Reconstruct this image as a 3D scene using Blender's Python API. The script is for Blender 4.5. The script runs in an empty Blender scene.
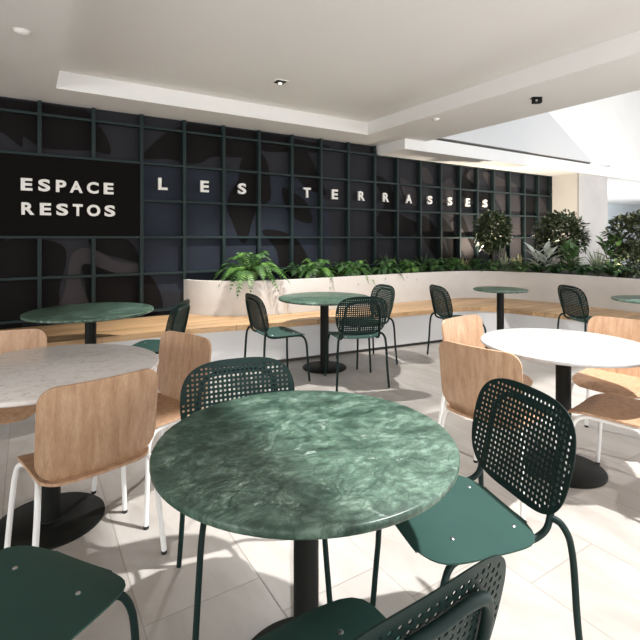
import bpy, bmesh, math, random
from mathutils import Vector, Matrix
from mathutils.noise import noise as pnoise
from mathutils.geometry import tessellate_polygon
C = bpy.context.scene.collection
PI = math.pi
R = random.Random(7)

# ---------------------------------------------------------------- camera, world, light, exposure
TH = math.atan2(465.0, 737.0)                 # heading of the view, away from the wall's normal
FU, FV = math.sin(TH), math.cos(TH)
EYE = 1.36
cam_data = bpy.data.cameras.new('camera')
cam_data.sensor_width = 36.0
cam_data.lens = 465.0 / 640.0 * 36.0
cam_data.shift_y = -82.0 / 640.0
cam_data.clip_start = 0.05
cam = bpy.data.objects.new('camera', cam_data); C.objects.link(cam)
cam.location = (0, 0, EYE); cam.rotation_euler = (PI / 2, 0, -TH)
bpy.context.scene.camera = cam

world = bpy.data.worlds.new('world'); bpy.context.scene.world = world
world.use_nodes = True
bg = world.node_tree.nodes['Background']
bg.inputs['Color'].default_value = (0.93, 0.96, 1.0, 1)
bg.inputs['Strength'].default_value = 0.7

def lamp(name, kind, loc, target, energy, color=(1, 1, 1), **kw):
    d = bpy.data.lights.new(name, kind); d.energy = energy; d.color = color
    for k, v in kw.items(): setattr(d, k, v)
    o = bpy.data.objects.new(name, d); C.objects.link(o); o.location = loc
    o.rotation_euler = (Vector(target) - Vector(loc)).to_track_quat('-Z', 'Y').to_euler()
    return o
# daylight lamp high in the skylight shaft, right of the near tables
lamp('skylight_lamp', 'SPOT', (2.74, 0.40, 5.1), (1.9, 1.3, 0), 2150, (1.0, 0.99, 0.97), spot_size=1.9, spot_blend=0.15, shadow_soft_size=0.07)
# unseen area fills added around the room to lift ceiling and walls
lamp('rear_fill', 'AREA', (0.0, -5.6, 1.2), (0.5, 1.2, 4.2), 330, (1.0, 0.97, 0.93), shape='RECTANGLE', size=11.0, size_y=2.6)  # added fill behind the camera, aimed up at the ceiling
lamp('left_side_fill', 'AREA', (-6.5, 0.5, 1.0), (0, 2.5, 3.4), 190, (1.0, 0.98, 0.95), shape='RECTANGLE', size=6.0, size_y=1.8)  # added fill low on the left, aimed up
lamp('atrium_side_fill', 'AREA', (10.5, -1.5, 1.9), (3.0, 1.5, 2.6), 380, (0.98, 0.99, 1.0), shape='RECTANGLE', size=7.0, size_y=3.4)  # added fill from the atrium side
lamp('hall_fill', 'AREA', (14.0, 5.6, 0.9), (14.0, 8.5, 2.2), 220, (0.95, 0.98, 1.0), shape='RECTANGLE', size=6.0, size_y=0.8)  # added out of view to brighten the far hall wall and soffit
lamp('atrium_wall_fill', 'AREA', (12.5, 2.0, 2.2), (12.0, 5.3, 4.0), 80, (1.0, 0.965, 0.91), shape='RECTANGLE', size=4.0, size_y=2.0)  # added wash for the upper atrium wall

vs = bpy.context.scene.view_settings
vs.view_transform = 'Standard'; vs.look = 'None'; vs.gamma = 1.0; vs.use_curve_mapping = False
vs.exposure = 0.0

# ---------------------------------------------------------------- helpers
def cam_to_room(X, Z):
    return (X * FV + Z * FU, -X * FU + Z * FV)
def heading(fx, fz):
    u, v = cam_to_room(fx, fz)
    return math.atan2(-u, v)
def tag(o, label=None, cat=None, group=None, kind=None):
    if label: o['label'] = label
    if cat: o['category'] = cat
    if group: o['group'] = group
    if kind: o['kind'] = kind
    return o
def empty(name, loc=(0, 0, 0), rz=0.0):
    o = bpy.data.objects.new(name, None); C.objects.link(o)
    o.location = loc; o.rotation_euler = (0, 0, rz); o.empty_display_size = 0.1
    return o
def obj(name, bm, mat, parent=None, smooth=True, mats=None, angle=40):
    bmesh.ops.recalc_face_normals(bm, faces=bm.faces[:])
    me = bpy.data.meshes.new(name)
    if smooth:
        for f in bm.faces: f.smooth = True
        for e in bm.edges:
            if len(e.link_faces) == 2 and e.calc_face_angle(0) > math.radians(angle): e.smooth = False
    bm.to_mesh(me); bm.free()
    for m in (mats or [mat]): me.materials.append(m)
    o = bpy.data.objects.new(name, me); C.objects.link(o)
    if parent: o.parent = parent
    return o
def bx(bm, x0, x1, y0, y1, z0, z1, bev=0.0, mi=0):
    r = bmesh.ops.create_cube(bm, size=1.0)
    vs_ = r['verts']
    for v in vs_:
        v.co = Vector(((x0 + x1) / 2 + v.co.x * (x1 - x0), (y0 + y1) / 2 + v.co.y * (y1 - y0), (z0 + z1) / 2 + v.co.z * (z1 - z0)))
    fs = set(f for v in vs_ for f in v.link_faces)
    for f in fs: f.material_index = mi
    if bev > 0:
        es = set(e for v in vs_ for e in v.link_edges)
        bmesh.ops.bevel(bm, geom=list(es), offset=bev, segments=2, affect='EDGES', profile=0.5)
    return bm
def box(*a, **k): return bx(bmesh.new(), *a, **k)
def lathe(bm, prof, n=64, cx=0, cy=0):
    rings = []
    for r, z in prof:
        if r < 1e-6: rings.append([bm.verts.new((cx, cy, z))])
        else: rings.append([bm.verts.new((cx + r * math.cos(2 * PI * i / n), cy + r * math.sin(2 * PI * i / n), z)) for i in range(n)])
    for a, b in zip(rings, rings[1:]):
        for i in range(n):
            j = (i + 1) % n
            if len(a) == 1 and len(b) > 1: bm.faces.new((a[0], b[i], b[j]))
            elif len(b) == 1 and len(a) > 1: bm.faces.new((a[i], a[j], b[0]))
            elif len(a) > 1: bm.faces.new((a[i], a[j], b[j], b[i]))
    return bm
def catmull(pts, n=6, closed=False):
    P = [Vector(p) for p in pts]
    out = []
    m = len(P)
    rng = range(m) if closed else range(m - 1)
    for i in rng:
        if closed: p0, p1, p2, p3 = P[i - 1], P[i], P[(i + 1) % m], P[(i + 2) % m]
        else:
            p1, p2 = P[i], P[i + 1]
            p0 = P[i - 1] if i > 0 else p1 * 2 - p2
            p3 = P[i + 2] if i + 2 < m else p2 * 2 - p1
        # centripetal parameterisation keeps bends tidy
        t0 = 0; t1 = t0 + max(1e-5, (p1 - p0).length) ** .5; t2 = t1 + max(1e-5, (p2 - p1).length) ** .5; t3 = t2 + max(1e-5, (p3 - p2).length) ** .5
        for k in range(n):
            t = t1 + (t2 - t1) * k / n
            a1 = p0 * ((t1 - t) / (t1 - t0)) + p1 * ((t - t0) / (t1 - t0))
            a2 = p1 * ((t2 - t) / (t2 - t1)) + p2 * ((t - t1) / (t2 - t1))
            a3 = p2 * ((t3 - t) / (t3 - t2)) + p3 * ((t - t2) / (t3 - t2))
            b1 = a1 * ((t2 - t) / (t2 - t0)) + a2 * ((t - t0) / (t2 - t0))
            b2 = a2 * ((t3 - t) / (t3 - t1)) + a3 * ((t - t1) / (t3 - t1))
            out.append(b1 * ((t2 - t) / (t2 - t1)) + b2 * ((t - t1) / (t2 - t1)))
    if not closed: out.append(P[-1])
    return out
def tube(bm, pts, r, n=10, radii=None):
    P = [Vector(p) for p in pts]
    rings = []; up = None
    for i, p in enumerate(P):
        d = (P[min(i + 1, len(P) - 1)] - P[max(i - 1, 0)]).normalized()
        if up is None:
            up = Vector((0, 0, 1)) if abs(d.z) < .9 else Vector((1, 0, 0))
        a = (up - d * up.dot(d)).normalized(); up = a
        b = d.cross(a)
        rr = radii[i] if radii else r
        rings.append([bm.verts.new(p + (a * math.cos(2 * PI * k / n) + b * math.sin(2 * PI * k / n)) * rr) for k in range(n)])
    for A, B in zip(rings, rings[1:]):
        for k in range(n): bm.faces.new((A[k], A[(k + 1) % n], B[(k + 1) % n], B[k]))
    bm.faces.new(rings[0]); bm.faces.new(rings[-1])
    return bm
def shell(fn, nu, nv, th):
    """sheet fn(s,t) s,t in 0..1, given thickness"""
    bm = bmesh.new()
    g = [[bm.verts.new(fn(i / nu, j / nv)) for i in range(nu + 1)] for j in range(nv + 1)]
    for j in range(nv):
        for i in range(nu): bm.faces.new((g[j][i], g[j][i + 1], g[j + 1][i + 1], g[j + 1][i]))
    bmesh.ops.recalc_face_normals(bm, faces=bm.faces[:])
    bmesh.ops.solidify(bm, geom=bm.faces[:], thickness=th)
    return bm
def prism(bm, pts, z0, z1, mi=0):
    lo = [bm.verts.new((p[0], p[1], z0)) for p in pts]; hi = [bm.verts.new((p[0], p[1], z1)) for p in pts]
    n = len(pts)
    for i in range(n):
        bm.faces.new((lo[i], lo[(i + 1) % n], hi[(i + 1) % n], hi[i])).material_index = mi
    tris = tessellate_polygon([[Vector((p[0], p[1], 0)) for p in pts]])
    for ring in (lo, hi):
        for t in tris:
            try: bm.faces.new([ring[k] for k in t]).material_index = mi
            except ValueError: pass
    return bm
def band(bm, pa, pb, z0, z1):
    """wall between two paths with the same number of points"""
    q = [[bm.verts.new((p[0], p[1], z)) for p in path] for path, z in ((pa, z0), (pa, z1), (pb, z1), (pb, z0))]
    for k in range(4):
        A, B = q[k], q[(k + 1) % 4]
        for i in range(len(pa) - 1): bm.faces.new((A[i], A[i + 1], B[i + 1], B[i]))
    bm.faces.new([r[0] for r in q]); bm.faces.new([r[-1] for r in q])
    return bm

# ---------------------------------------------------------------- materials
def newmat(name):
    m = bpy.data.materials.new(name); m.use_nodes = True
    nt = m.node_tree; b = nt.nodes['Principled BSDF']
    return m, nt, b
def N(nt, t, **kw):
    n = nt.nodes.new(t)
    for k, v in kw.items():
        if hasattr(n, k): setattr(n, k, v)
        else: n.inputs[k].default_value = v
    return n
def ramp(nt, fac, stops, interp='LINEAR'):
    r = nt.nodes.new('ShaderNodeValToRGB'); r.color_ramp.interpolation = interp
    el = r.color_ramp.elements
    while len(el) < len(stops): el.new(0.5)
    for e, (p, c) in zip(el, stops):
        e.position = p; e.color = (c[0], c[1], c[2], 1) if len(c) == 3 else c
    if fac is not None: nt.links.new(fac, r.inputs['Fac'])
    return r
def coords(nt, scale=(1, 1, 1), rnd=0.0, rot=(0, 0, 0)):
    tc = nt.nodes.new('ShaderNodeTexCoord'); mp = nt.nodes.new('ShaderNodeMapping')
    mp.inputs['Scale'].default_value = scale; mp.inputs['Rotation'].default_value = rot
    src = tc.outputs['Object']
    if rnd:
        oi = nt.nodes.new('ShaderNodeObjectInfo')
        mul = N(nt, 'ShaderNodeMath', operation='MULTIPLY'); mul.inputs[1].default_value = rnd
        nt.links.new(oi.outputs['Random'], mul.inputs[0])
        add = N(nt, 'ShaderNodeVectorMath', operation='ADD')
        nt.links.new(src, add.inputs[0]); nt.links.new(mul.outputs[0], add.inputs[1]); src = add.outputs[0]
    nt.links.new(src, mp.inputs['Vector'])
    return mp.outputs['Vector']
def mixc(nt, fac, a, b, mode='MIX'):
    m = nt.nodes.new('ShaderNodeMix'); m.data_type = 'RGBA'; m.blend_type = mode
    for sock, val in ((m.inputs[0], fac), (m.inputs[6], a), (m.inputs[7], b)):
        if hasattr(val, 'links'): nt.links.new(val, sock)
        elif isinstance(val, (int, float)): sock.default_value = val
        else: sock.default_value = (*val, 1)
    return m.outputs[2]
def plain(name, col, rough=0.5, metal=0.0, var=0.06, scale=8.0, spec=0.5, coat=0.0, bump=0.0):
    m, nt, b = newmat(name)
    v = coords(nt, rnd=3.0)
    n = N(nt, 'ShaderNodeTexNoise'); n.inputs['Scale'].default_value = scale; n.inputs['Detail'].default_value = 5
    nt.links.new(v, n.inputs['Vector'])
    r = ramp(nt, n.outputs['Fac'], [(0.3, tuple(c * (1 - var) for c in col)), (0.7, tuple(min(1, c * (1 + var)) for c in col))])
    nt.links.new(r.outputs[0], b.inputs['Base Color'])
    b.inputs['Roughness'].default_value = rough; b.inputs['Metallic'].default_value = metal
    b.inputs['Specular IOR Level'].default_value = spec; b.inputs['Coat Weight'].default_value = coat
    if bump:
        bp = N(nt, 'ShaderNodeBump'); bp.inputs['Strength'].default_value = bump; bp.inputs['Distance'].default_value = 0.002
        n2 = N(nt, 'ShaderNodeTexNoise'); n2.inputs['Scale'].default_value = scale * 20
        nt.links.new(v, n2.inputs['Vector']); nt.links.new(n2.outputs['Fac'], bp.inputs['Height']); nt.links.new(bp.outputs[0], b.inputs['Normal'])
    return m

def wood(name, a, b_, c, grain=(1, 14, 14), rough=0.42, rnd=5.0, plank=None, rot=(0, 0, 0), line=0.5):
    m, nt, b = newmat(name)
    v = coords(nt, grain, rnd, rot)
    n1 = N(nt, 'ShaderNodeTexNoise'); n1.inputs['Scale'].default_value = 2.2; n1.inputs['Detail'].default_value = 7; n1.inputs['Roughness'].default_value = .6; n1.inputs['Distortion'].default_value = .6
    nt.links.new(v, n1.inputs['Vector'])
    r1 = ramp(nt, n1.outputs['Fac'], [(0.3, a), (0.5, b_), (0.72, c)])
    v2 = coords(nt, tuple(g * 3.2 for g in grain), rnd, rot)
    n2 = N(nt, 'ShaderNodeTexNoise'); n2.inputs['Scale'].default_value = 6; n2.inputs['Detail'].default_value = 4
    nt.links.new(v2, n2.inputs['Vector'])
    r2 = ramp(nt, n2.outputs['Fac'], [(0.35, (0.78, 0.74, 0.7)), (0.6, (1, 1, 1))])
    col = mixc(nt, line, r1.outputs[0], r2.outputs[0], 'MULTIPLY')
    if plank:
        tc = nt.nodes.new('ShaderNodeTexCoord')
        br = N(nt, 'ShaderNodeTexBrick'); br.inputs['Scale'].default_value = 1.0
        br.inputs['Brick Width'].default_value = plank[0]; br.inputs['Row Height'].default_value = plank[1]
        br.inputs['Mortar Size'].default_value = 0.0012; br.inputs['Color1'].default_value = (.72, .68, .62, 1)
        br.inputs['Color2'].default_value = (1.12, 1.1, 1.06, 1); br.inputs['Mortar'].default_value = (.45, .4, .35, 1)
        nt.links.new(tc.outputs['Object'], br.inputs['Vector'])
        col = mixc(nt, 0.8, col, br.outputs['Color'], 'MULTIPLY')
    nt.links.new(col, b.inputs['Base Color']); b.inputs['Roughness'].default_value = rough
    return m

def leafmat(name, dark, mid, light, scale=14, rough=.42):
    m, nt, b = newmat(name)
    v = coords(nt, rnd=3.0)
    n = N(nt, 'ShaderNodeTexNoise'); n.inputs['Scale'].default_value = scale; n.inputs['Detail'].default_value = 3
    nt.links.new(v, n.inputs['Vector'])
    r = ramp(nt, n.outputs['Fac'], [(0.40, dark), (0.56, mid), (0.68, light)])
    nt.links.new(r.outputs[0], b.inputs['Base Color']); b.inputs['Roughness'].default_value = rough
    return m
def green_marble():
    m, nt, b = newmat('green_marble')
    v = coords(nt, (1, 1.35, 1), 9.0, (0, 0, .6))
    warp = N(nt, 'ShaderNodeTexNoise'); warp.inputs['Scale'].default_value = 3.5; warp.inputs['Detail'].default_value = 5
    nt.links.new(v, warp.inputs['Vector'])
    add = N(nt, 'ShaderNodeVectorMath', operation='MULTIPLY_ADD'); nt.links.new(warp.outputs['Color'], add.inputs[0])
    add.inputs[1].default_value = (.24, .24, .24); nt.links.new(v, add.inputs[2])
    w = add.outputs[0]
    n1 = N(nt, 'ShaderNodeTexNoise'); n1.inputs['Scale'].default_value = 10; n1.inputs['Detail'].default_value = 13; n1.inputs['Roughness'].default_value = .68
    nt.links.new(w, n1.inputs['Vector'])
    base = ramp(nt, n1.outputs['Fac'], [(0.34, (.018, .042, .030)), (0.45, (.050, .095, .070)), (0.55, (.095, .160, .122)), (0.68, (.20, .29, .236))])
    n3 = N(nt, 'ShaderNodeTexNoise'); n3.inputs['Scale'].default_value = 38; n3.inputs['Detail'].default_value = 6
    nt.links.new(w, n3.inputs['Vector'])
    sp = ramp(nt, n3.outputs['Fac'], [(0.35, (.42, .47, .45)), (0.65, (1.45, 1.42, 1.4))])
    col = mixc(nt, 0.7, base.outputs[0], sp.outputs[0], 'MULTIPLY')
    # thin dark cracks
    vo = N(nt, 'ShaderNodeTexVoronoi'); vo.feature = 'DISTANCE_TO_EDGE'; vo.inputs['Scale'].default_value = 8.5
    nt.links.new(w, vo.inputs['Vector'])
    cr = ramp(nt, vo.outputs['Distance'], [(0.0, (1, 1, 1)), (0.03, (0, 0, 0))])
    n4 = N(nt, 'ShaderNodeTexNoise'); n4.inputs['Scale'].default_value = 4; nt.links.new(v, n4.inputs['Vector'])
    cm = ramp(nt, n4.outputs['Fac'], [(0.45, (0, 0, 0)), (0.6, (.8, .8, .8))])
    mk = N(nt, 'ShaderNodeMath', operation='MULTIPLY'); nt.links.new(cr.outputs[0], mk.inputs[0]); nt.links.new(cm.outputs[0], mk.inputs[1])
    col = mixc(nt, mk.outputs[0], col, (.018, .05, .033))
    vo2 = N(nt, 'ShaderNodeTexVoronoi'); vo2.feature = 'DISTANCE_TO_EDGE'; vo2.inputs['Scale'].default_value = 19
    nt.links.new(w, vo2.inputs['Vector'])
    cr2 = ramp(nt, vo2.outputs['Distance'], [(0.0, (.6, .6, .6)), (0.045, (0, 0, 0))])
    col = mixc(nt, cr2.outputs[0], col, (.030, .068, .048))
    # sparse white flecks and veins
    n5 = N(nt, 'ShaderNodeTexNoise'); n5.inputs['Scale'].default_value = 9; n5.inputs['Detail'].default_value = 8; n5.inputs['Roughness'].default_value = .75
    nt.links.new(w, n5.inputs['Vector'])
    wv = ramp(nt, n5.outputs['Fac'], [(0.60, (0, 0, 0)), (0.69, (.8, .8, .8))])
    col = mixc(nt, wv.outputs[0], col, (.50, .62, .54))
    nt.links.new(col, b.inputs['Base Color']); b.inputs['Roughness'].default_value = .34
    return m
def white_marble(name, base=(.70, .68, .66), vein=(.50, .48, .47), amount=.5):
    m, nt, b = newmat(name)
    v = coords(nt, (1, 1.9, 1), 7.0, (0, 0, .5))
    n1 = N(nt, 'ShaderNodeTexNoise'); n1.inputs['Scale'].default_value = 14; n1.inputs['Detail'].default_value = 8; n1.inputs['Distortion'].default_value = 1.2
    nt.links.new(v, n1.inputs['Vector'])
    r = ramp(nt, n1.outputs['Fac'], [(0.32, vein), (0.45, base), (0.8, tuple(min(1, c * 1.06) for c in base))])
    vo = N(nt, 'ShaderNodeTexNoise'); vo.inputs['Scale'].default_value = 42; vo.inputs['Detail'].default_value = 3
    nt.links.new(v, vo.inputs['Vector'])
    r2 = ramp(nt, vo.outputs['Fac'], [(0.62, (0, 0, 0)), (0.69, (amount, amount, amount))])
    col = mixc(nt, r2.outputs[0], r.outputs[0], tuple(c * .55 for c in vein))
    nt.links.new(col, b.inputs['Base Color']); b.inputs['Roughness'].default_value = .25
    return m
def floor_tiles():
    m, nt, b = newmat('floor_tile')
    tc = nt.nodes.new('ShaderNodeTexCoord'); sep = nt.nodes.new('ShaderNodeSeparateXYZ'); nt.links.new(tc.outputs['Object'], sep.inputs[0])
    def M(op, a, c=None):
        n = N(nt, 'ShaderNodeMath', operation=op)
        for k, val in enumerate((a, c)):
            if val is None: continue
            if hasattr(val, 'links'): nt.links.new(val, n.inputs[k])
            else: n.inputs[k].default_value = val
        return n.outputs[0]
    ru = M('DIVIDE', M('SUBTRACT', sep.outputs[0], .345), .445)
    row = M('FLOOR', ru); fu = M('FRACT', ru)
    sv = M('DIVIDE', M('ADD', M('SUBTRACT', sep.outputs[1], 1.705), M('MULTIPLY', row, .2)), .9)
    fv = M('FRACT', sv); cell = M('FLOOR', sv)
    du = M('MULTIPLY', M('MINIMUM', fu, M('SUBTRACT', 1, fu)), .445)
    dv = M('MULTIPLY', M('MINIMUM', fv, M('SUBTRACT', 1, fv)), .9)
    d = M('MINIMUM', du, dv)
    grout = ramp(nt, d, [(0.0012, (1, 1, 1)), (0.0026, (0, 0, 0))])
    cmb = nt.nodes.new('ShaderNodeCombineXYZ'); nt.links.new(row, cmb.inputs[0]); nt.links.new(cell, cmb.inputs[1])
    wn = nt.nodes.new('ShaderNodeTexWhiteNoise'); nt.links.new(cmb.outputs[0], wn.inputs['Vector'])
    addv = N(nt, 'ShaderNodeVectorMath', operation='MULTIPLY_ADD'); nt.links.new(wn.outputs['Color'], addv.inputs[0]); addv.inputs[1].default_value = (7, 7, 7)
    nt.links.new(tc.outputs['Object'], addv.inputs[2])
    mp = nt.nodes.new('ShaderNodeMapping'); mp.inputs['Scale'].default_value = (3.0, 1.1, 1); nt.links.new(addv.outputs[0], mp.inputs[0])
    n1 = N(nt, 'ShaderNodeTexNoise'); n1.inputs['Scale'].default_value = 2.2; n1.inputs['Detail'].default_value = 7; n1.inputs['Distortion'].default_value = .8
    nt.links.new(mp.outputs[0], n1.inputs['Vector'])
    r1 = ramp(nt, n1.outputs['Fac'], [(0.3, (.38, .347, .315)), (0.5, (.435, .408, .38)), (0.7, (.485, .462, .437))])
    tone = ramp(nt, wn.outputs['Value'], [(0, (.95, .95, .95)), (1, (1.04, 1.03, 1.02))])
    col = mixc(nt, 1.0, r1.outputs[0], tone.outputs[0], 'MULTIPLY')
    gf = M('MULTIPLY', grout.outputs[0], .75)
    col = mixc(nt, gf, col, (.24, .21, .18))
    nt.links.new(col, b.inputs['Base Color']); b.inputs['Roughness'].default_value = .38
    bp = N(nt, 'ShaderNodeBump'); bp.inputs['Strength'].default_value = .4; bp.inputs['Distance'].default_value = .002; bp.invert = True
    nt.links.new(grout.outputs[0], bp.inputs['Height']); nt.links.new(bp.outputs[0], b.inputs['Normal'])
    return m

M_floor = floor_tiles()
M_ceil = plain('ceiling_paint', (.77, .765, .755), .8, var=.012, scale=1.2)
M_white = plain('white_plaster', (.80, .79, .77), .7, var=.02, scale=2)
M_upper = plain('shaded_white_paint', (.60, .605, .61), .8, var=.012, scale=1.2)  # dimmer light on the triangular face put into a greyer white
M_cream = plain('cream_panel', (.72, .68, .63), .6, var=.03, scale=2)
M_plaster = plain('planter_render', (.68, .655, .63), .75, var=.035, scale=6, bump=.15)
M_base = plain('bench_base_paint', (.76, .76, .77), .6, var=.02, scale=3)
M_kick = plain('dark_plinth', (.04, .036, .032), .6)
M_mural = plain('mural_ground', (.024, .024, .028), .8, var=.10, scale=1.5, spec=.12)
M_leafd = plain('mural_dark_leaf', (.0072, .0064, .0064), .8, var=.08, scale=3, spec=.12)
M_leafl = plain('mural_light_leaf', (.044, .039, .041), .8, var=.08, scale=3, spec=.12)
M_leafb = plain('mural_blue_field', (.021, .0255, .036), .8, var=.10, scale=2, spec=.12)
M_grid = plain('trellis_green_paint', (.015, .026, .027), .6, var=.08, spec=.2)
M_sign = plain('sign_black', (.0050, .0045, .0040), .85, var=.05, spec=.08)
M_letter = plain('letter_white', (.72, .70, .67), .5, var=.02)
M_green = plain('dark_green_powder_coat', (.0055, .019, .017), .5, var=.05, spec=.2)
M_seatg = plain('lit_seat_powder_coat', (.034, .078, .067), .6, var=.05, spec=.12)  # light falling on the seats put into a lighter green than the frame
M_black = plain('black_powder_coat', (.007, .008, .007), .5, var=.1, spec=.2)
M_tubew = plain('white_powder_coat', (.80, .80, .79), .35, var=.01)
M_cap = plain('black_rubber', (.012, .012, .012), .7)
M_steel = plain('brushed_steel', (.5, .5, .5), .3, metal=1.0)
M_marble = green_marble()
M_wmarble = white_marble('white_terrazzo', (.74, .70, .67), (.62, .57, .54), .6)
M_wmarble2 = white_marble('white_marble_veined', (.50, .50, .505), (.40, .40, .395), .25)
M_column = plain('grey_veined_marble', (.46, .435, .415), .35, var=.10, scale=1.6)
M_oak = wood('oak_veneer', (.38, .218, .125), (.49, .305, .188), (.58, .39, .258), (16, 16, 1.3), line=.6)
M_bench = wood('bench_oak', (.46, .28, .13), (.64, .42, .23), (.76, .54, .33), (1.0, 14, 14), plank=(1.6, .085), rnd=0)
M_soil = plain('potting_soil', (.020, .014, .010), .95, var=.3, scale=30)
M_fern = leafmat('fern_green', (.022, .07, .014), (.07, .17, .03), (.17, .31, .07), 7, .5)
M_fern2 = leafmat('fern_dark_green', (.015, .045, .012), (.045, .12, .03), (.12, .22, .06), 8, .5)
M_bush = leafmat('bush_dark_leaf', (.020, .034, .014), (.07, .10, .04), (.50, .50, .30), 16)  # pale stop puts the highlights on the crowns into the leaf colour
M_bush2 = leafmat('bush_olive_leaf', (.03, .045, .018), (.09, .11, .05), (.50, .48, .30), 13)
M_blade = plain('agave_blade', (.36, .40, .27), .5, var=.35, scale=12)
M_broad = plain('broad_leaf', (.075, .15, .045), .35, var=.4, scale=8)
M_silver = plain('silver_leaf', (.48, .52, .46), .5, var=.25, scale=8)
M_yellow = plain('croton_yellow_leaf', (.62, .58, .26), .45, var=.4, scale=12)
M_bark = plain('bark_brown', (.10, .070, .045), .9, var=.3, scale=25)
M_pale = plain('pale_blue_wall', (.62, .68, .72), .6, var=.03, scale=1)
M_bulb, _nt, _b = newmat('lit_bulb'); _b.inputs['Emission Color'].default_value = (1, .9, .75, 1); _b.inputs['Emission Strength'].default_value = 14

# ---------------------------------------------------------------- structure
def struct(name, bm, m, parent=None, **k):
    o = obj(name, bm, m, parent, smooth=k.pop('smooth', False), **k)
    if not parent: o['kind'] = 'structure'
    return o
WV = 5.77       # the sign wall stands on this line
struct('floor', box(-9, 34, -6, 10, -.12, 0), M_floor)
# flat ceiling with a sunk tray, the skylight shaft inside it
bm = bmesh.new()
bx(bm, -9, .24, -6, WV, 2.81, 3.25)          # left of the tray
bx(bm, .24, 4.05, 5.17, WV, 2.81, 3.25)      # between tray and sign wall
bx(bm, 4.05, 5.08, -6, WV, 2.81, 3.25)       # beam right of the tray
bx(bm, .24, 1.72, -6, 5.17, 2.985, 3.25)      # tray ceiling
bx(bm, 1.72, 4.05, 1.32, 5.17, 2.985, 3.25)
bx(bm, 1.72, 4.05, -6, -1.3, 2.985, 3.25)
bmesh.ops.remove_doubles(bm, verts=bm.verts[:], dist=1e-5)
struct('ceiling', bm, M_ceil)
# lower bulkhead over the right half of the sign wall, slot above it
bm = bmesh.new(); bx(bm, 4.66, 10.49, 5.07, WV, 2.66, 2.86)
struct('trim_1', bm, M_ceil)
bm = bmesh.new(); bx(bm, 5.12, 9.75, 5.10, WV, 2.86, 2.90)
struct('trim_2', bm, M_kick)
# upper wall over it: triangular bulkhead face with its shade in the colour, brighter wall set back beyond its slope
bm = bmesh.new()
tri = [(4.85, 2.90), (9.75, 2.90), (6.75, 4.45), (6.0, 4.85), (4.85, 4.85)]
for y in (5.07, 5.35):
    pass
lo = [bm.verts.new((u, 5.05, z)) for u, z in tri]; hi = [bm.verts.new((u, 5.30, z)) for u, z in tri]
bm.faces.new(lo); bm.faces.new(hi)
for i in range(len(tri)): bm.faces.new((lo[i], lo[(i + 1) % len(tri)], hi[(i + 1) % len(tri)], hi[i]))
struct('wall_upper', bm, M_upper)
struct('wall_atrium', box(4.66, 34, 5.301, 5.6, 2.90, 5.6), M_white)
struct('trim_3', box(10.49, 34, 5.07, 9.0, 2.66, 2.90), M_white)
struct('wall_end', box(10.49, 34, 9.0, 9.2, 0, 2.66), M_pale)
# return wall and marble pier at the end of the sign wall
struct('wall_right', box(9.385, 10.48, 5.16, 5.9, 0, 2.66), M_cream)
struct('trim_4', box(9.38, 10.49, 5.12, 5.158, 0, 2.66), M_column)

def tow(x, y, v=WV):
    a = (x - 320) / 465.0
    Z = v / (a * -FU + FV); X = a * Z
    return (X * FV + Z * FU, EYE + (238.0 - y) / 465.0 * Z)
# the sign wall with its painted leaf mural (part of the wall's own surface)
wall = bmesh.new(); bx(wall, -9, 9.385, WV, WV + .15, 0, 3.0)
LN = [0.0]
def leaf(pts, mi, off):
    LN[0] += .00005
    off += LN[0]
    P = catmull([(p[0], 0, p[1]) for p in [tow(*q) for q in pts]], 5, closed=True)
    vsx = [wall.verts.new((p.x, WV - off - LN[0], min(p.z, 2.79))) for p in P]
    for t in tessellate_polygon([[Vector((v.co.x, v.co.z, 0)) for v in vsx]]):
        try: wall.faces.new([vsx[k] for k in t]).material_index = mi
        except ValueError: pass
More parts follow.
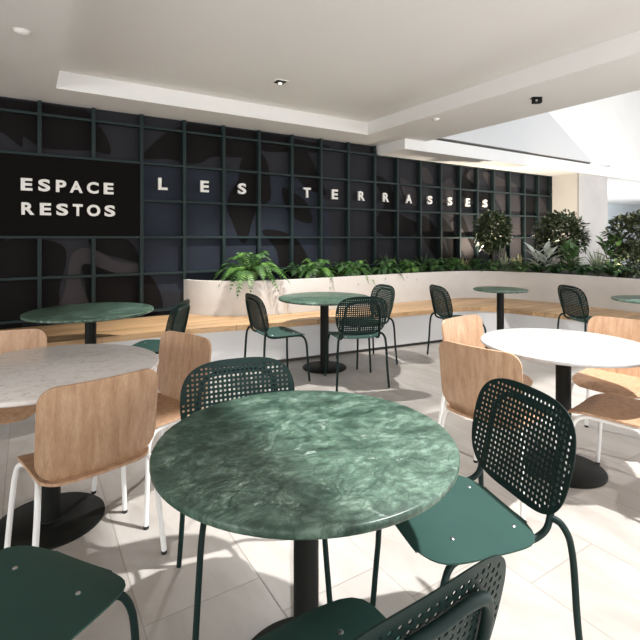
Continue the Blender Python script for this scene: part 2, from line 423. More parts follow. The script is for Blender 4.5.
# blue-grey field behind the letters
leaf([(142, 162), (180, 167), (230, 172), (285, 176), (320, 190), (330, 230), (322, 275), (250, 290), (160, 290), (140, 270), (139, 210)], 3, .002)
D, L_ = 1, 2
for pts in [
    [(-40, 90), (-40, 120), (-12, 140), (0, 132), (22, 147), (23, 137), (40, 147), (66, 150), (92, 151), (110, 154), (107, 138), (95, 121), (84, 108), (60, 90), (0, 80)],
    [(142, 158), (150, 147), (165, 134), (185, 125), (205, 122), (232, 124), (262, 132), (300, 140), (330, 147), (322, 152), (300, 152), (270, 152), (255, 150), (243, 157), (225, 157), (212, 157), (200, 163), (185, 163), (168, 159), (152, 159)],
    [(246, 152), (256, 150), (266, 160), (270, 180), (270, 200), (258, 208), (252, 222), (246, 242), (242, 243), (232, 222), (227, 208), (229, 195), (238, 180), (240, 165)],
    [(290, 150), (305, 150), (316, 170), (326, 195), (320, 194), (306, 188), (296, 176), (291, 165)],
    [(282, 188), (292, 192), (306, 202), (312, 222), (305, 223), (292, 216), (284, 203)],
    [(262, 231), (275, 230), (295, 238), (308, 258), (312, 275), (296, 278), (282, 275), (276, 250)],
    [(374, 176), (386, 180), (394, 195), (398, 212), (420, 226), (408, 238), (385, 236), (372, 226), (384, 205)],
    [(-30, 240), (6, 240), (-8, 275), (14, 300), (20, 330), (-30, 330)],
    [(8, 240), (45, 240), (64, 247), (66, 262), (60, 285), (56, 310), (22, 320), (8, 298), (-2, 275)],
    [(82, 252), (100, 262), (122, 272), (142, 270), (155, 282), (162, 310), (130, 318), (90, 318), (86, 290)],
    [(88, 240), (128, 240), (139, 262), (120, 258), (100, 252)],
    [(422, 216), (434, 225), (446, 250), (450, 262), (440, 262), (430, 250), (422, 232)],
    [(440, 216), (452, 230), (458, 245), (460, 262), (452, 262), (446, 240)],
    [(462, 216), (470, 235), (478, 255), (470, 262), (462, 240)],
    [(466, 168), (472, 180), (476, 190), (500, 192), (500, 200), (462, 196), (462, 178)],
    [(500, 204), (508, 206), (516, 220), (514, 228), (508, 218)],
    [(524, 190), (534, 194), (534, 222), (528, 238), (524, 215)],
    ]: leaf(pts, 1, .004)
for pts in [
    [(60, 318), (66, 285), (72, 255), (82, 248), (95, 250), (118, 262), (139, 265), (139, 272), (120, 274), (98, 267), (84, 264), (80, 275), (88, 300), (94, 318)],
    [(420, 167), (428, 170), (433, 183), (421, 180)],
    [(438, 190), (450, 178), (456, 192), (458, 216), (444, 214), (436, 205)],
    [(450, 222), (456, 222), (468, 240), (476, 262), (468, 262), (458, 242)],
    [(466, 176), (474, 168), (480, 188), (474, 184)],
    [(482, 172), (500, 178), (516, 186), (520, 230), (520, 262), (498, 262), (504, 220), (490, 190)],
    [(536, 195), (547, 210), (547, 262), (532, 262), (538, 230)],
    [(400, 178), (412, 185), (420, 200), (414, 206), (404, 196)],
    ]: leaf(pts, 2, .006)
o = obj('wall_back', wall, None, smooth=False, mats=[M_mural, M_leafd, M_leafl, M_leafb]); o['kind'] = 'structure'

# ---------------------------------------------------------------- trellis grid on the sign wall
grid = tag(empty('wall_grid', (0, WV - .006, 0)), 'dark green metal grid fixed over the dark leaf mural wall behind the white letters', 'wall grid')
us = [-1.92, -1.41, -.90, -.39, .115, .627, 1.133, 1.631, 2.135, 2.632, 3.131, 3.613, 4.099, 4.605, 5.075, 5.585, 6.07, 6.55, 7.02, 7.49, 7.966, 8.44, 8.90, 9.355]
zs = [2.66, 2.235, 1.80, 1.368, .94, .50]
for u in us:
    w = .019
    if u < 1.0:
        segs = ((.44, 1.355), (2.25, 2.80))
    else:
        segs = ((.44 if u < 1.6 else .862, 2.80 if u < 4.65 else 2.655),)
    for z0, z1 in segs:
        obj('vertical_bar', box(u - w, u + w, -.085, 0, z0, z1, bev=.002), M_grid, grid)
for z in zs:
    for a, b in (((1.133 if z == 1.80 else -2.6), 5.09), (5.09, 9.38)):
        if z < .7:
            if a > 0: continue
            b = 1.60
        obj('horizontal_bar', box(a, b, -.080, -.004, z - .014, z + .014, bev=.002), M_grid, grid)

# ---------------------------------------------------------------- letters
def glyph(ch, w, h, depth, bold=.03):
    cu = bpy.data.curves.new('glyph', 'FONT'); cu.body = ch; cu.size = 1.0; cu.offset = bold; cu.resolution_u = 5
    cu.extrude = .5
    t = bpy.data.objects.new('glyph', cu); C.objects.link(t)
    bpy.context.view_layer.update()
    me = bpy.data.meshes.new_from_object(t.evaluated_get(bpy.context.evaluated_depsgraph_get()))
    bpy.data.objects.remove(t); bpy.data.curves.remove(cu)
    xs = [v.co.x for v in me.vertices]; ys = [v.co.y for v in me.vertices]
    x0, x1, y0, y1 = min(xs), max(xs), min(ys), max(ys)
    for v in me.vertices:
        x = ((v.co.x - x0) / (x1 - x0) - .5) * w; y = ((v.co.y - y0) / (y1 - y0) - .5) * h; z = v.co.z * depth
        v.co = (x, -z, y)
    me.materials.clear(); me.materials.append(M_letter); me.name = 'letter'
    return me
SL = {'L': .107, 'E': .107, 'S': .112, 'T': .118, 'R': .120, 'A': .128}
words = [('L', 1.375, 'letter L starting the word LES'), ('E', 1.885, 'letter E in the middle of the word LES'), ('S', 2.385, 'letter S ending the word LES'),
         ('T', 3.375, 'letter T starting the word TERRASSES'), ('E', 3.85, 'letter E second in TERRASSES, just after the T'),
         ('R', 4.345, 'first letter R of TERRASSES, beside the E'), ('R', 4.83, 'second letter R of TERRASSES, before the A'), ('A', 5.32, 'only letter A of TERRASSES, between R and S'),
         ('S', 5.80, 'letter S right after the A of TERRASSES'), ('S', 6.29, 'middle letter S of TERRASSES, before the last E'),
         ('E', 6.76, 'last letter E of TERRASSES, between two S letters'), ('S', 7.235, 'final letter S of TERRASSES, nearest the round shrub')]
for ch, u, lab in words:
    o = bpy.data.objects.new('letter', glyph(ch, SL[ch], .142, .03)); C.objects.link(o)
    o.location = (u, WV - .070, 2.005)
    tag(o, 'white raised ' + lab + ', on the dark grid wall', 'letter', 'white letters spelling LES TERRASSES on the grid wall')
sg = tag(empty('sign_board', (0, WV - .005, 0)), 'large black sign board reading ESPACE RESTOS in white letters on the dark wall', 'sign')
obj('board', box(-2.6, 1.112, -.075, 0, 1.384, 2.218, bev=.002), M_sign, sg)
for row, (word, spans, z) in enumerate([('ESPACE', [(102, 160), (188, 247), (275, 326), (343, 407), (427, 485), (510, 558)], 1.914),
                                        ('RESTOS', [(105, 170), (196, 252), (277, 335), (358, 407), (428, 493), (514, 566)], 1.664)]):
    for ch, (a, b) in zip(word, spans):
        ua, ub = tow(a / 4.923, 200, WV - .08)[0], tow(b / 4.923, 200, WV - .08)[0]
        o = bpy.data.objects.new('letter', glyph(ch, ub - ua, .128, .016, .035)); C.objects.link(o); o.parent = sg
        o.location = ((ua + ub) / 2, -.083, z)

# ---------------------------------------------------------------- planter and bench
pl_front = catmull([(1.64, 5.755), (1.67, 5.62), (1.80, 5.41), (2.0, 5.24), (2.25, 5.09), (2.55, 5.01), (3.0, 4.98), (4.4, 4.98), (5.2, 4.96), (5.7, 4.86), (6.03, 4.63),
                    (6.24, 4.28), (6.34, 3.8), (6.38, 3.3), (6.40, 2.6), (6.40, 1.4), (6.40, -1.0)], 6)
pl_front = [(p.x, p.y) for p in [Vector((q[0], q[1], 0)) for q in pl_front]]
def offset(path, d):
    out = []
    for i, p in enumerate(path):
        a = Vector(path[max(i - 1, 0)]); b = Vector(path[min(i + 1, len(path) - 1)])
        t = (b - a).normalized(); out.append((p[0] - t.y * d, p[1] + t.x * d))
    return out
pl = tag(empty('planter', (4.0, 5.4, 0)), 'long low pale plaster planter curving along the dark wall and right side, full of plants', 'planter')
def rel(bm, o):
    bmesh.ops.translate(bm, verts=bm.verts[:], vec=-Vector(o.location)); return bm
inner = offset(pl_front, .055)
inner[0] = (1.70, 5.75)
bm = band(bmesh.new(), pl_front, inner, 0, .85)
obj('planter_wall', rel(bm, pl), M_plaster, pl, smooth=True)
bm = bmesh.new(); prism(bm, offset(pl_front, .056) + [(9.36, -1.0), (9.36, 5.66)], .70, .79)
obj('soil', rel(bm, pl), M_soil, pl, smooth=False)

b_front = catmull([(-5, 4.72), (0, 4.72), (1.2, 4.70), (1.75, 4.64), (2.4, 4.49), (3.3, 4.40), (4.3, 4.29), (4.8, 4.235), (5.08, 4.13), (5.23, 3.93), (5.31, 3.68), (5.44, 3.2),
                   (5.53, 2.6), (5.57, 1.4), (5.57, -1.0)], 6)
b_front = [(p.x, p.y) for p in b_front]
be = tag(empty('bench', (3, 4.7, 0)), 'continuous oak topped bench with white base running along the planter and dark wall', 'bench')
back = offset(pl_front, -.003)[::-1]
back = [p for p in back]
bm = bmesh.new(); prism(bm, b_front + back + [(1.63, 5.672), (-5, 5.672)], .385, .44)
obj('seat_top', rel(bm, be), M_bench, be, smooth=False)
bf2 = offset(b_front, .02)
bf3 = offset(b_front, .15)
bm = band(bmesh.new(), bf2, bf3, .035, .385)
obj('base', rel(bm, be), M_base, be)
bm = band(bmesh.new(), offset(b_front, .045), offset(b_front, .13), 0, .035)
obj('plinth', rel(bm, be), M_kick, be)

# ---------------------------------------------------------------- tables
def make_table(r, th, mat, pr, br, loc):
    t = empty('cafe_table', loc)
    H = .74
    bm = lathe(bmesh.new(), [(0, H - th), (r - .006, H - th), (r - .001, H - th + .004), (r, H - th + .008), (r, H - .006), (r - .002, H - .002), (r - .006, H), (0, H)], 96)
    obj('tabletop', bm, mat, t)
    obj('pole', lathe(bmesh.new(), [(0, .012), (pr, .012), (pr, H - th - .008), (0, H - th - .008)], 40), M_black, t)
    obj('base_disc', lathe(bmesh.new(), [(0, 0), (br, 0), (br, .008), (br - .006, .013), (pr + .006, .016), (pr + .004, .02), (0, .02)], 72), M_black, t)
    bm = bmesh.new()
    for k in range(4):
        a = k * PI / 2 + .4
        b2 = box(pr * .5, r * .62, -.018, .018, H - th - .012, H - th, bev=.002)
        bmesh.ops.rotate(b2, verts=b2.verts[:], cent=(0, 0, 0), matrix=Matrix.Rotation(a, 3, 'Z'))
        me = bpy.data.meshes.new('tmp'); b2.to_mesh(me); b2.free(); bm.from_mesh(me); bpy.data.meshes.remove(me)
    obj('top_bracket', bm, M_black, t)
    return t
def at(X, Z): return (*cam_to_room(X, Z), 0)
for X, Z, r, th, m, pr, br, lab in [
    (-.043, 1.442, .457, .024, M_marble, .039, .225, 'big round green marble cafe table in the foreground centre on a black pole'),
    (1.437, 2.745, .462, .022, M_wmarble2, .042, .225, 'round white marble cafe table on the right, ringed by oak chairs'),
    (-1.297, 2.235, .495, .022, M_wmarble, .045, .24, 'round speckled white stone cafe table on the left, behind the large oak chair back'),
    (.047, 4.88, .485, .022, M_marble, .045, .23, 'round pale green marble cafe table in the middle distance with three green chairs'),
    (-1.968, 3.99, .51, .022, M_marble, .045, .21, 'round green marble cafe table at far left against the wooden bench'),
    (2.195, 5.66, .315, .020, M_marble, .042, .19, 'small round dark green bistro table before the corner of the bench'),
    (3.34, 4.72, .33, .020, M_marble, .042, .20, 'small round green bistro table cut off by the right edge')]:
    tag(make_table(r, th, m, pr, br, at(X, Z)), lab, 'table', 'round cafe tables')

# ---------------------------------------------------------------- green perforated chair
def perforated_back():
    W, H = .245, .185
    def out(t, k=1.0):
        c, s = math.cos(t), math.sin(t); n = 2 / 3.3
        x = W * k * math.copysign(abs(c) ** n, c); y = H * k * math.copysign(abs(s) ** n, s)
        return x * (1 - .06 * max(0, -y / H)), y
    cu = bpy.data.curves.new('p', 'CURVE'); cu.dimensions = '2D'; cu.fill_mode = 'BOTH'; cu.extrude = .0016
    def add(pts):
        s = cu.splines.new('POLY'); s.points.add(len(pts) - 1)
        for q, p in zip(s.points, pts): q.co = (p[0], p[1], 0, 1)
        s.use_cyclic_u = True
    add([out(2 * PI * i / 120) for i in range(120)])
    p, h = .0193, .0049
    for i in range(-13, 14):
        for j in range(-10, 11):
            x, y = i * p, j * p
            ww = (W - .013) * (1 - .06 * max(0, -y / H)); hh = H - .013
            if (abs(x) / ww) ** 3.3 + (abs(y) / hh) ** 3.3 > 1: continue
            k = .0022
            add([(x - h, y - h + k), (x - h + k, y - h), (x + h - k, y - h), (x + h, y - h + k), (x + h, y + h - k), (x + h - k, y + h), (x - h + k, y + h), (x - h, y + h - k)])
    t = bpy.data.objects.new('p', cu); C.objects.link(t); bpy.context.view_layer.update()
    me = bpy.data.meshes.new_from_object(t.evaluated_get(bpy.context.evaluated_depsgraph_get()))
    bpy.data.objects.remove(t); bpy.data.curves.remove(cu)
    pb = bmesh.new(); pb.from_mesh(me)
    bmesh.ops.remove_doubles(pb, verts=pb.verts[:], dist=1e-5)
    for ax, cnt in ((0, 13), (1, 10)):
        for k in range(-cnt, cnt + 1):
            co = [0, 0, 0]; co[ax] = (k + .5) * p; no = [0, 0, 0]; no[ax] = 1
            bmesh.ops.bisect_plane(pb, geom=pb.verts[:] + pb.edges[:] + pb.faces[:], plane_co=co, plane_no=no, dist=1e-6)
    for v in pb.verts:
        x, y, z = v.co
        ang = math.radians(13)
        v.co = (x, -.238 - y * math.sin(ang) - z + .36 * x * x, .655 + y * math.cos(ang))
    bmesh.ops.recalc_face_normals(pb, faces=pb.faces[:])
    for f in pb.faces: f.smooth = True
    for e in pb.edges:
        if len(e.link_faces) == 2 and e.calc_face_angle(0) > .6: e.smooth = False
    pb.to_mesh(me); pb.free()
    me.materials.clear(); me.materials.append(M_green); me.name = 'backrest'
    return me
def green_chair():
    root = empty('green_chair')
    o = bpy.data.objects.new('backrest', perforated_back()); C.objects.link(o); o.parent = root
    def seat(s, t):
        y = -.170 + t * .40
        tt = abs(2 * t - 1)
        hw = (.222 + .012 * t) * (max(0.0, 1 - tt ** 5.0)) ** (1 / 2.6) if t not in (0, 1) else .11
        hw = max(hw, .11)
        x = (2 * s - 1) * hw
        z = .452 - .010 * (1 - (x / .23) ** 2) + (.0 if t < .72 else -((t - .72) / .28) ** 2 * .022)
        return (x, y, z)
    rows = [0, .004, .012, .025, .045, .075, .12] + [i / 16 for i in range(3, 14)] + [.88, .925, .955, .975, .988, .996, 1]
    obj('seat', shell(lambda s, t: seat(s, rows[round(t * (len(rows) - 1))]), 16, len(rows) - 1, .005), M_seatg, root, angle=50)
    r = .0105
    for s in (-1, 1):
        path = catmull([(s * .236, .222, 0), (s * .222, .208, .22), (s * .210, .196, .375), (s * .198, .165, .425), (s * .186, .10, .433), (s * .180, 0, .433)], 6)
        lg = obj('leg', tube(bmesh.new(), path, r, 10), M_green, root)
        path = catmull([(s * .175, -.202, .490), (s * .198, -.216, .484), (s * .217, -.228, .455), (s * .226, -.236, .40), (s * .234, -.247, .20), (s * .246, -.262, 0)], 6)
        lg = obj('leg', tube(bmesh.new(), path, r, 10), M_green, root)
    def fy(z, x): return -.238 - (z - .655) * .231 + .36 * x * x - .0145
    half = [(.180, 0, .433), (.180, -.08, .433), (.178, -.145, .438), (.176, -.186, .458), (.174, fy(.505, .17) + .004, .500), (.172, fy(.57, .17), .57), (.168, fy(.65, .17), .65), (.160, fy(.72, .16), .72), (.135, fy(.765, .13), .763), (.09, fy(.778, .09), .778)]
    path = catmull([(-p[0], p[1], p[2]) for p in half] + [(0, fy(.780, 0), .780)] + half[::-1], 5)
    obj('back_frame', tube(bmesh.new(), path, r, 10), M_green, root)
    for x in (-.12, .12):
        for y in (-.11, .11):
            obj('screw', lathe(bmesh.new(), [(0, .4435), (.007, .4435), (.007, .447), (.004, .449), (0, .449)], 14, x, y), M_steel, root)
    return root
def oak_chair():
    root = empty('oak_chair')
    rows = [0, .006, .018, .036, .06, .10, .16] + [i / 14 for i in range(3, 12)] + [.85, .89, .925, .95, .97, .985, .995, 1]
    def hwf(t, W, L, r0, r1):
        y = t * L
        d = 0
        if y < r0: d = r0 - math.sqrt(max(0, r0 * r0 - (r0 - y) ** 2))
        if L - y < r1: d = r1 - math.sqrt(max(0, r1 * r1 - (r1 - (L - y)) ** 2))
        return W - d
    def seat(s, t):
        hw = hwf(t, .222 - .012 * (1 - t), .43, .075, .085)
        x = (2 * s - 1) * hw; y = -.205 + t * .43
        z = .452 - .012 * (1 - (x / .22) ** 2) - (0 if t < .7 else ((t - .7) / .3) ** 2 * .03)
        return (x, y, z)
    obj('seat', shell(lambda s, t: seat(s, rows[round(t * (len(rows) - 1))]), 16, len(rows) - 1, .011), M_oak, root, angle=50)
    def backr(s, t):
        L = .375
        hw = hwf(t, .232, L, .055, .065)
        if t < .28: hw -= (.28 - t) ** 2 * .55
        x = (2 * s - 1) * hw
        a = math.radians(7); h = t * L
        y = -.185 - h * math.sin(a) + .55 * x * x - (0 if t > .25 else -((.25 - t) ** 2) * .12)
        return (x, y, .437 + h * math.cos(a))
    obj('backrest', shell(lambda s, t: backr(s, rows[round(t * (len(rows) - 1))]), 16, len(rows) - 1, .011), M_oak, root, angle=50)
    r = .0115
    for s in (-1, 1):
        for fr in (1, -1):
            yb, yf = (.165, .205) if fr > 0 else (-.160, -.215)
            path = catmull([(s * .248, yf, .012), (s * .234, (yf * .6 + yb * .4), .22), (s * .222, yb + fr * .012, .355), (s * .216, yb - fr * .008, .402), (s * .206, yb - fr * .045, .424), (s * .198, yb - fr * .09, .427), (s * .196, 0, .427)], 6)
            lg = obj('leg', tube(bmesh.new(), path, r, 10), M_tubew, root)
            obj('foot_cap', lathe(bmesh.new(), [(0, 0), (.0125, 0), (.0125, .014), (0, .014)], 12, s * .248, yf), M_cap, lg)
    obj('crossbar', tube(bmesh.new(), [(-.197, -.06, .424), (.197, -.06, .424)], .009, 8), M_tubew, root)
    return root
def copy_tree(o, parent=None):
    c = o.copy(); C.objects.link(c)
    if parent: c.parent = parent
    for ch in list(o.children): copy_tree(ch, c)
    return c
def scatter(proto, spots, cat, group):
    first = True
    src = proto
    kids = None
    for X, Z, fx, fz, lab in spots:
        o = proto if first else copy_tree(proto)
        first = False
        o.location = at(X, Z); o.rotation_euler = (0, 0, heading(fx, fz))
        tag(o, lab, cat, group)
scatter(green_chair(), [
    (-.26, 1.77, .36, -.93, 'dark green perforated chair behind the big green marble table, facing the camera'),
    (.475, 1.56, -.96, -.28, 'dark green perforated chair at the right of the big green table, seat brightly lit'),
    (.01, .92, -.56, .83, 'green chair at the bottom edge, black shadowed seat pushed under the big green table'),
    (-.775, 1.14, .38, .925, 'dark green chair in the lower left corner showing only its seat and one leg'),
    (-.41, 4.52, .86, .50, 'green chair at the left of the middle distance green table, seen from the side'),
    (.33, 4.43, -.22, .97, 'green perforated chair with its back to us at the middle distance green table'),
    (.49, 5.12, -.91, -.41, 'green chair at the right of the middle distance table, against the bench, facing left'),
    (1.565, 5.25, .975, .22, 'dark chair by the bench facing the small bistro table with the visible black base'),
    (3.03, 5.20, .98, .12, 'dark chair by the bench just above the white marble table, facing right'),
    (-1.42, 3.93, -1.0, .05, 'green chair in front of the bench facing the far left green table')],
    'chair', 'green perforated metal chairs')
scatter(oak_chair(), [
    (-1.0, 1.985, -.70, .71, 'large oak chair with white legs, back towards us before the speckled left table'),
    (-.885, 2.49, -.61, -.79, 'oak chair right of the speckled table, rosy back partly behind the perforated chair'),
    (-1.79, 2.56, .43, -.90, 'oak chair at the left edge on the far side of the speckled table'),
    (.95, 2.50, .76, .65, 'oak chair with its back towards us at the left of the white marble table'),
    (1.11, 3.08, .62, -.78, 'oak chair on the far left side of the white marble table, behind another oak back'),
    (1.62, 2.48, -.66, .75, 'oak chair at the near right of the white table, only seat and legs showing'),
    (1.93, 3.02, -.73, -.68, 'oak chair on the far right side of the white marble table, facing us')],
    'chair', 'oak chairs with white legs')

# ---------------------------------------------------------------- ceiling fittings
dl = tag(empty('downlight', (2.23, 4.31, 2.985)), 'square recessed black downlight with a tilting head in the sunken ceiling', 'ceiling light')
bm = bmesh.new()
for a in ((-.07, .07, -.07, -.055), (-.07, .07, .055, .07), (-.07, -.055, -.055, .055), (.055, .07, -.055, .055)): bx(bm, *a, -.006, 0)
obj('frame', bm, M_tubew, dl, smooth=False)
obj('recess', box(-.055, .055, -.055, .055, -.003, 0), M_black, dl, smooth=False)
obj('lamp_head', lathe(bmesh.new(), [(0, -.004), (.034, -.004), (.036, -.016), (.028, -.024), (.024, -.018), (0, -.016)], 28), M_steel, dl)
obj('bulb', lathe(bmesh.new(), [(0, -.0165), (.018, -.0165), (.014, -.020), (0, -.022)], 20), M_bulb, dl)
def disc_fit(name, loc, r, lab, cat):
    t = tag(empty(name, loc), lab, cat)
    obj('cover', lathe(bmesh.new(), [(0, 0), (r, 0), (r, -.008), (r * .8, -.018), (r * .45, -.026), (0, -.028)], 32), M_tubew, t)
    obj('rim', lathe(bmesh.new(), [(r, 0), (r + .008, 0), (r + .008, -.004), (r, -.004)], 32), M_cream, t)
disc_fit('smoke_detector', (-.03, 3.87, 2.81), .05, 'small white smoke detector on the ceiling at upper left', 'smoke detector')
disc_fit('sprinkler_cover', (4.21, 4.03, 2.81), .04, 'small white round sprinkler cover on the ceiling beam', 'sprinkler')
sc = tag(empty('exit_light', (4.46, 2.87, 2.81), TH * -1.0), 'small black box light hanging under the right ceiling beam', 'emergency light')
obj('bracket', box(-.055, .045, -.035, .035, -.008, 0, bev=.001), M_black, sc)
obj('housing', box(-.042, .045, -.03, .03, -.058, -.008, bev=.004), M_black, sc)
obj('lens', lathe(bmesh.new(), [(0, -.002), (.012, -.002), (.010, .002), (0, .003)], 16), M_steel, sc).location = (-.015, -.030, -.036)
sc.children[-1].rotation_euler = (PI / 2, 0, 0)
tr = tag(empty('track_spotlight', (-.30, 4.6, 2.81), .5), 'small black spotlight on the ceiling at the left edge of the photo', 'spotlight')
obj('mount', box(-.05, .05, -.03, .03, -.01, 0, bev=.001), M_black, tr)
obj('head', box(-.06, .05, -.035, .035, -.055, -.01, bev=.006), M_black, tr)

# ---------------------------------------------------------------- plants
def leafquad(bm, base, d, up, L, W, fold=.15, seg=3):
    d = d.normalized(); side = d.cross(up)
    if side.length < 1e-3: side = Vector((1, 0, 0))
    side.normalize(); nrm = side.cross(d).normalized()
    prof = [0.12, 1.0, .85, 0.02] if seg == 3 else [.12, .8, 1.0, .75, .4, .02]
    n = len(prof) - 1; prev = None
    for i, w in enumerate(prof):
        t = i / n
        c = base + d * (L * t) - Vector((0, 0, 1)) * (L * .25 * t * t)
        a = bm.verts.new(c + side * (W * w / 2) + nrm * (W * fold * w)); m_ = bm.verts.new(c); b = bm.verts.new(c - side * (W * w / 2) + nrm * (W * fold * w))
        if prev:
            bm.faces.new((prev[0], a, m_, prev[1])); bm.faces.new((prev[1], m_, b, prev[2]))
        prev = (a, m_, b)
def frond(bm, rng, ang, length, rise, droop, lw):
    d = Vector((math.cos(ang), math.sin(ang), 0)); side = Vector((-d.y, d.x, 0))
    n = 22; prev = None
    wob = rng.uniform(-.15, .15)
    pts = []
    for i in range(n + 1):
        t = i / n
        p = d * (length * (t * .96)) + side * (wob * length * t * t) + Vector((0, 0, rise * math.sin(min(1, t * 1.25) * PI * .5) - droop * t ** 2.6))
        pts.append(p)
    tube(bm, pts[::3] + [pts[-1]], .0022, 4)
    for i in range(2, n):
        t = i / n
        w = lw * (math.sin(PI * min(1, t * .92 + .10)) ** .6) * (1 - .35 * t)
        T = (pts[i + 1] - pts[i - 1]).normalized()
        for s in (-1, 1):
            sd = (side * s + T * .45).normalized()
            a = pts[i]; tip = a + sd * w - Vector((0, 0, w * .25)); wd = T * (length / n * .46)
            v = [bm.verts.new(a - wd), bm.verts.new(a + sd * w * .6 - wd * .8 - Vector((0, 0, w * .04))), bm.verts.new(tip), bm.verts.new(a + sd * w * .6 + wd * .9 - Vector((0, 0, w * .04))), bm.verts.new(a + wd)]
            bm.faces.new(v)
def fern(seed, size, mat, n=26, drop=.16):
    rng = random.Random(seed); root = empty('fern')
    bm = bmesh.new()
    for k in range(n):
        a = 2 * PI * k / n + rng.uniform(-.15, .15)
        inner_ = k % 3 == 0
        frond(bm, rng, a, size * rng.uniform(.75, 1.1) * (.6 if inner_ else 1), size * (rng.uniform(.62, .80) if inner_ else rng.uniform(.40, .60)), (.1 if inner_ else rng.uniform(.7, 1.3) * drop * 1.6), size * .22)
    obj('fronds', bm, mat, root, smooth=False)
    obj('crown', lathe(bmesh.new(), [(0, -.03), (.03, -.03), (.025, .02), (0, .03)], 10), M_bark, root)
    return root
def bush(seed, rx, rz, trunk, mat, nleaf, L, name='shrub', hollow=.45):
    rng = random.Random(seed); root = empty(name)
    bm = bmesh.new(); cz = trunk + rz
    for k in range(nleaf):
        while True:
            p = Vector((rng.uniform(-1, 1), rng.uniform(-1, 1), rng.uniform(-1, 1)))
            if hollow < p.length < 1: break
        lump = 1 + .22 * pnoise(p * 2.4 + Vector((seed, 0, 0)))
        q = Vector((p.x * rx * lump, p.y * rx * lump, cz + p.z * rz * lump))
        d = (p.normalized() + Vector((rng.uniform(-.9, .9), rng.uniform(-.9, .9), rng.uniform(-.5, .9)))).normalized()
        leafquad(bm, q, d, Vector((rng.uniform(-.4, .4), rng.uniform(-.4, .4), 1)), L * rng.uniform(.7, 1.25), L * rng.uniform(.4, .55))
    obj('foliage', bm, mat, root, smooth=False)
    bm = bmesh.new()
    tube(bm, [(0, 0, -.05), (.01, 0, trunk * .5), (-.005, .01, trunk + rz * .3), (0, 0, trunk + rz)], .015, 8, radii=[.018, .015, .012, .006])
    for k in range(9):
        a = rng.uniform(0, 2 * PI); z0 = trunk + rz * rng.uniform(-.1, .8)
        tube(bm, [(0, 0, z0), (math.cos(a) * rx * .35, math.sin(a) * rx * .35, z0 + rz * .25), (math.cos(a) * rx * .8, math.sin(a) * rx * .8, z0 + rz * .6)], .006, 5, radii=[.008, .006, .003])
    obj('trunk', bm, M_bark, root)
    return root
def blades(seed, n, L, W, mat, name, spread=.9, curve=.35):
    rng = random.Random(seed); root = empty(name); bm = bmesh.new()
    for k in range(n):
        a = rng.uniform(0, 2 * PI); e = rng.uniform(.12, spread)
        ln = L * rng.uniform(.7, 1.1); d = Vector((math.cos(a), math.sin(a), 0)); side = Vector((-d.y, d.x, 0))
        prev = None
        for i in range(7):
            t = i / 6
            p = d * (math.sin(e) * ln * t + curve * ln * t * t * math.sin(e)) + Vector((0, 0, math.cos(e) * ln * t - curve * ln * t * t * .5 * math.sin(e)))
            w = W * (1 - t) ** .6 * (.7 + .6 * min(1, t * 3)) / 2 + .0006
            a1 = bm.verts.new(p + side * w + Vector((0, 0, w * .4))); m_ = bm.verts.new(p); b1 = bm.verts.new(p - side * w + Vector((0, 0, w * .4)))
            if prev: bm.faces.new((prev[0], a1, m_, prev[1])); bm.faces.new((prev[1], m_, b1, prev[2]))
            prev = (a1, m_, b1)
    obj('leaves', bm, mat, root, smooth=False)
    obj('crown', lathe(bmesh.new(), [(0, -.03), (.02, -.03), (.018, .03), (0, .04)], 10), M_bark, root)
    return root
def broad(seed, n, H, L, W, mat, name, spread=.2):
    rng = random.Random(seed); root = empty(name); bm = bmesh.new(); st = bmesh.new()
    stems = 3
    for s in range(stems):
        a = s * 2.1 + rng.random(); tip = Vector((math.cos(a) * spread * .6, math.sin(a) * spread * .6, H * rng.uniform(.75, 1)))
        tube(st, [(0, 0, -.03), tuple(tip * .5 + Vector((0, 0, .02))), tuple(tip)], .006, 6, radii=[.009, .007, .004])
        for k in range(n // stems):
            t = .25 + .75 * k / (n // stems)
            b = tip * t; aa = k * 2.4 + s; el = .25 + .7 * t
            d = Vector((math.cos(aa) * math.cos(el), math.sin(aa) * math.cos(el), math.sin(el)))
            leafquad(bm, b, d, Vector((0, 0, 1)) if el < 1.2 else Vector((1, 0, 0)), L * rng.uniform(.75, 1.1), W * rng.uniform(.8, 1.1), .18, 5)
    obj('leaves', bm, mat, root, smooth=False); obj('stem', st, M_bark, root)
    return root
def plant(o, x, d, lab, cat, group=None, z=.79, rz=0):
    """o stands in the planter at photo column x, at depth d along the view"""
    u, v = cam_to_room((x - 320) / 465.0 * d, d)
    o.location = (u, v, z); o.rotation_euler = (0, 0, rz); tag(o, lab, cat, group)
def plant_on(o, x, v, lab, cat, group=None, z=.79, rz=0):
    """o stands on the line v = const at photo column x"""
    u, _ = tow(x, 238, v); rz = 0
    lim = 5.67 - v                            # leaves press back from the wall instead of entering it
    for ch in o.children:
        for q in ch.data.vertices:
            if q.co.y > 0: q.co.y = lim * (1 - math.exp(-q.co.y / lim))
    o.location = (u, v, z); o.rotation_euler = (0, 0, rz); tag(o, lab, cat, group)
G1 = 'ferns along the front of the planter'
ferns = [(250, 5.30, .54, 0, 'large bright green fern at the left end of the planter, drooping over its rim'),
         (317, 5.28, .38, 1, 'bright green fern in the planter directly above the middle green table'),
         (357, 5.24, .34, 1, 'fern right of the one above the middle table, above the back facing green chair'),
         (385, 5.24, .33, 1, 'fern in the planter above the upper right corner of the middle table chair'),
         (410, 5.24, .31, 0, 'low fern in the planter left of the bench side chair'),
         (433, 5.24, .32, 1, 'low fern in the planter right above the dark chair facing the small bistro table'),
         (455, 5.22, .31, 0, 'low fern in the planter above the left edge of the small bistro table'),
         (476, 5.2, .30, 1, 'low dark fern below the round topped shrub')]
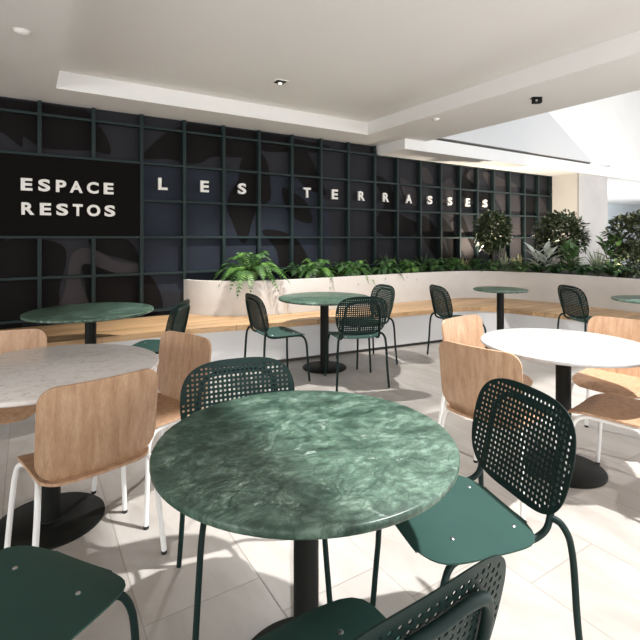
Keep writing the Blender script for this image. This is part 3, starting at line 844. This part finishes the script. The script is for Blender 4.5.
for i, (x, v, s, br, lab) in enumerate(ferns):
    plant_on(fern(20 + i, s, M_fern2 if br and i > 2 else M_fern, 38 if s > .4 else 26, .20 if s > .4 else .16), x, v, lab, 'fern', G1, z=.83, rz=i * .8)
G2 = 'plants at the back of the planter'
for i, (x, v, kind, lab) in enumerate([
    (300, 5.50, 'f', 'dark fern at the back of the planter between the two leftmost bright ferns'),
    (342, 5.50, 'f', 'dark fern against the grid wall, behind the ferns above the middle table edge'),
    (390, 5.5, 'b', 'spiky upright plant against the grid wall below the second R of TERRASSES'),
    (405, 5.50, 'f', 'dark fern at the back of the planter below the letter A of TERRASSES'),
    (424, 5.5, 'b', 'spiky upright plant against the grid wall below the first S after the A'),
    (446, 5.50, 'f', 'dark fern at the back of the planter below the middle S letters'),
    (464, 5.45, 'y', 'yellow green croton left of the round topped shrub')]):
    if kind == 'f': plant_on(fern(60 + i, .34, M_fern2, 22, .06), x, v, lab, 'fern', G2, z=.81)
    elif kind == 'b': plant_on(blades(60 + i, 16, .36, .022, M_fern, 'spiky_plant', .6), x, v, lab, 'plant', G2)
    else: plant_on(blades(60 + i, 22, .26, .035, M_yellow, 'croton', 1.0), x, v, lab, 'plant', G2)
plant(bush(3, .27, .29, .40, M_bush, 1250, .10, 'topiary_shrub'), 493, 7.75, 'round topped dark shrub on a thin trunk before the grid wall, below the final S', 'shrub')
plant(bush(5, .40, .36, .26, M_bush, 1900, .095, 'rounded_shrub'), 561, 8.0, 'broad dark rounded shrub in front of the cream pier at the end of the wall', 'shrub')
plant(bush(8, .34, .34, .26, M_bush2, 1300, .10, 'tall_shrub'), 634, 7.1, 'tall olive shrub cut off by the right edge of the photo', 'shrub')
plant(blades(30, 34, .36, .035, M_blade, 'agave', 1.2), 505, 7.3, 'pale spiky plant below the round topped shrub', 'plant', z=.80)
plant(blades(31, 30, .30, .045, M_yellow, 'croton', 1.1), 519, 7.6, 'yellow leaved plant between the spiky plant and the silvery one', 'plant', z=.80)
plant(broad(32, 27, .42, .38, .085, M_silver, 'silver_leaf_plant', .25), 541, 7.0, 'silvery long leaved plant before the broad rounded shrub', 'plant', z=.80)
plant(broad(33, 33, .50, .27, .095, M_broad, 'rubber_plant', .18), 570, 6.85, 'green broad leaved plant in front of the marble pier, left of the grassy tuft', 'plant', z=.80)
plant(blades(34, 80, .44, .022, M_blade, 'grass_tuft', 1.15), 598, 6.9, 'spiky pale green grass tuft below the marble pier', 'plant', z=.80)
plant(broad(35, 27, .58, .24, .10, M_broad, 'fig_plant', .2), 611, 7.0, 'upright broad leaved plant beside the right hand olive shrub', 'plant', z=.80)
plant(bush(36, .18, .16, .02, M_bush, 500, .07, 'low_shrub'), 628, 6.75, 'low dark shrub at the planter rim by the glowing garden light', 'shrub', z=.80)
G3 = 'low green filler plants along the right hand planter rim'
for i, (x, d, lab) in enumerate([(492, 7.25, 'small dark filler plant just left of the pale spiky plant at the rim'), (520, 7.0, 'small dark filler plant below the yellow leaved plant at the rim'),
                                 (538, 7.1, 'small dark filler plant below the silvery plant at the rim'), (556, 6.95, 'small dark filler plant between silvery and broad leaved plants at the rim'),
                                 (582, 6.75, 'small dark filler plant left of the grass tuft at the rim'), (612, 6.6, 'small dark filler plant right of the grass tuft at the rim')]):
    plant(fern(80 + i, .32, M_fern2, 22, .05), x, d, lab, 'plant', G3, z=.81)
def garden_light(x, d, aim, energy, lab):
    u, v = cam_to_room((x - 320) / 465.0 * d, d)
    t = tag(empty('garden_spotlight', (u, v, .79)), lab, 'garden light')
    obj('stake', tube(bmesh.new(), [(0, 0, -.03), (0, 0, .05)], .006, 8), M_black, t)
    obj('housing', lathe(bmesh.new(), [(0, .045), (.03, .045), (.036, .10), (.031, .10), (.028, .092), (0, .092)], 20), M_black, t)
    obj('bulb', lathe(bmesh.new(), [(0, .093), (.026, .093), (.02, .105), (0, .112)], 18), M_bulb, t)
    l = lamp('garden_lamp', 'SPOT', (u, v, .92), aim, energy, (1.0, .86, .68), spot_size=2.5, spot_blend=1.0, shadow_soft_size=.03)
garden_light(619, 6.75, (7.6, 4.3, 2.0), 25, 'small lit garden spotlight among the plants near the right edge')
garden_light(492, 8.15, (6.6, 5.6, 2.3), 170, 'small lit garden spotlight hidden behind the round topped shrub')
garden_light(561, 8.45, (8.3, 5.6, 2.2), 170, 'small lit garden spotlight hidden behind the broad rounded shrub')

# recessed lamps' own light
lamp('downlight_lamp', 'SPOT', (2.23, 4.31, 2.95), (2.65, 4.15, 0), 420, (1, .965, .93), spot_size=1.9, spot_blend=.5, shadow_soft_size=.03)
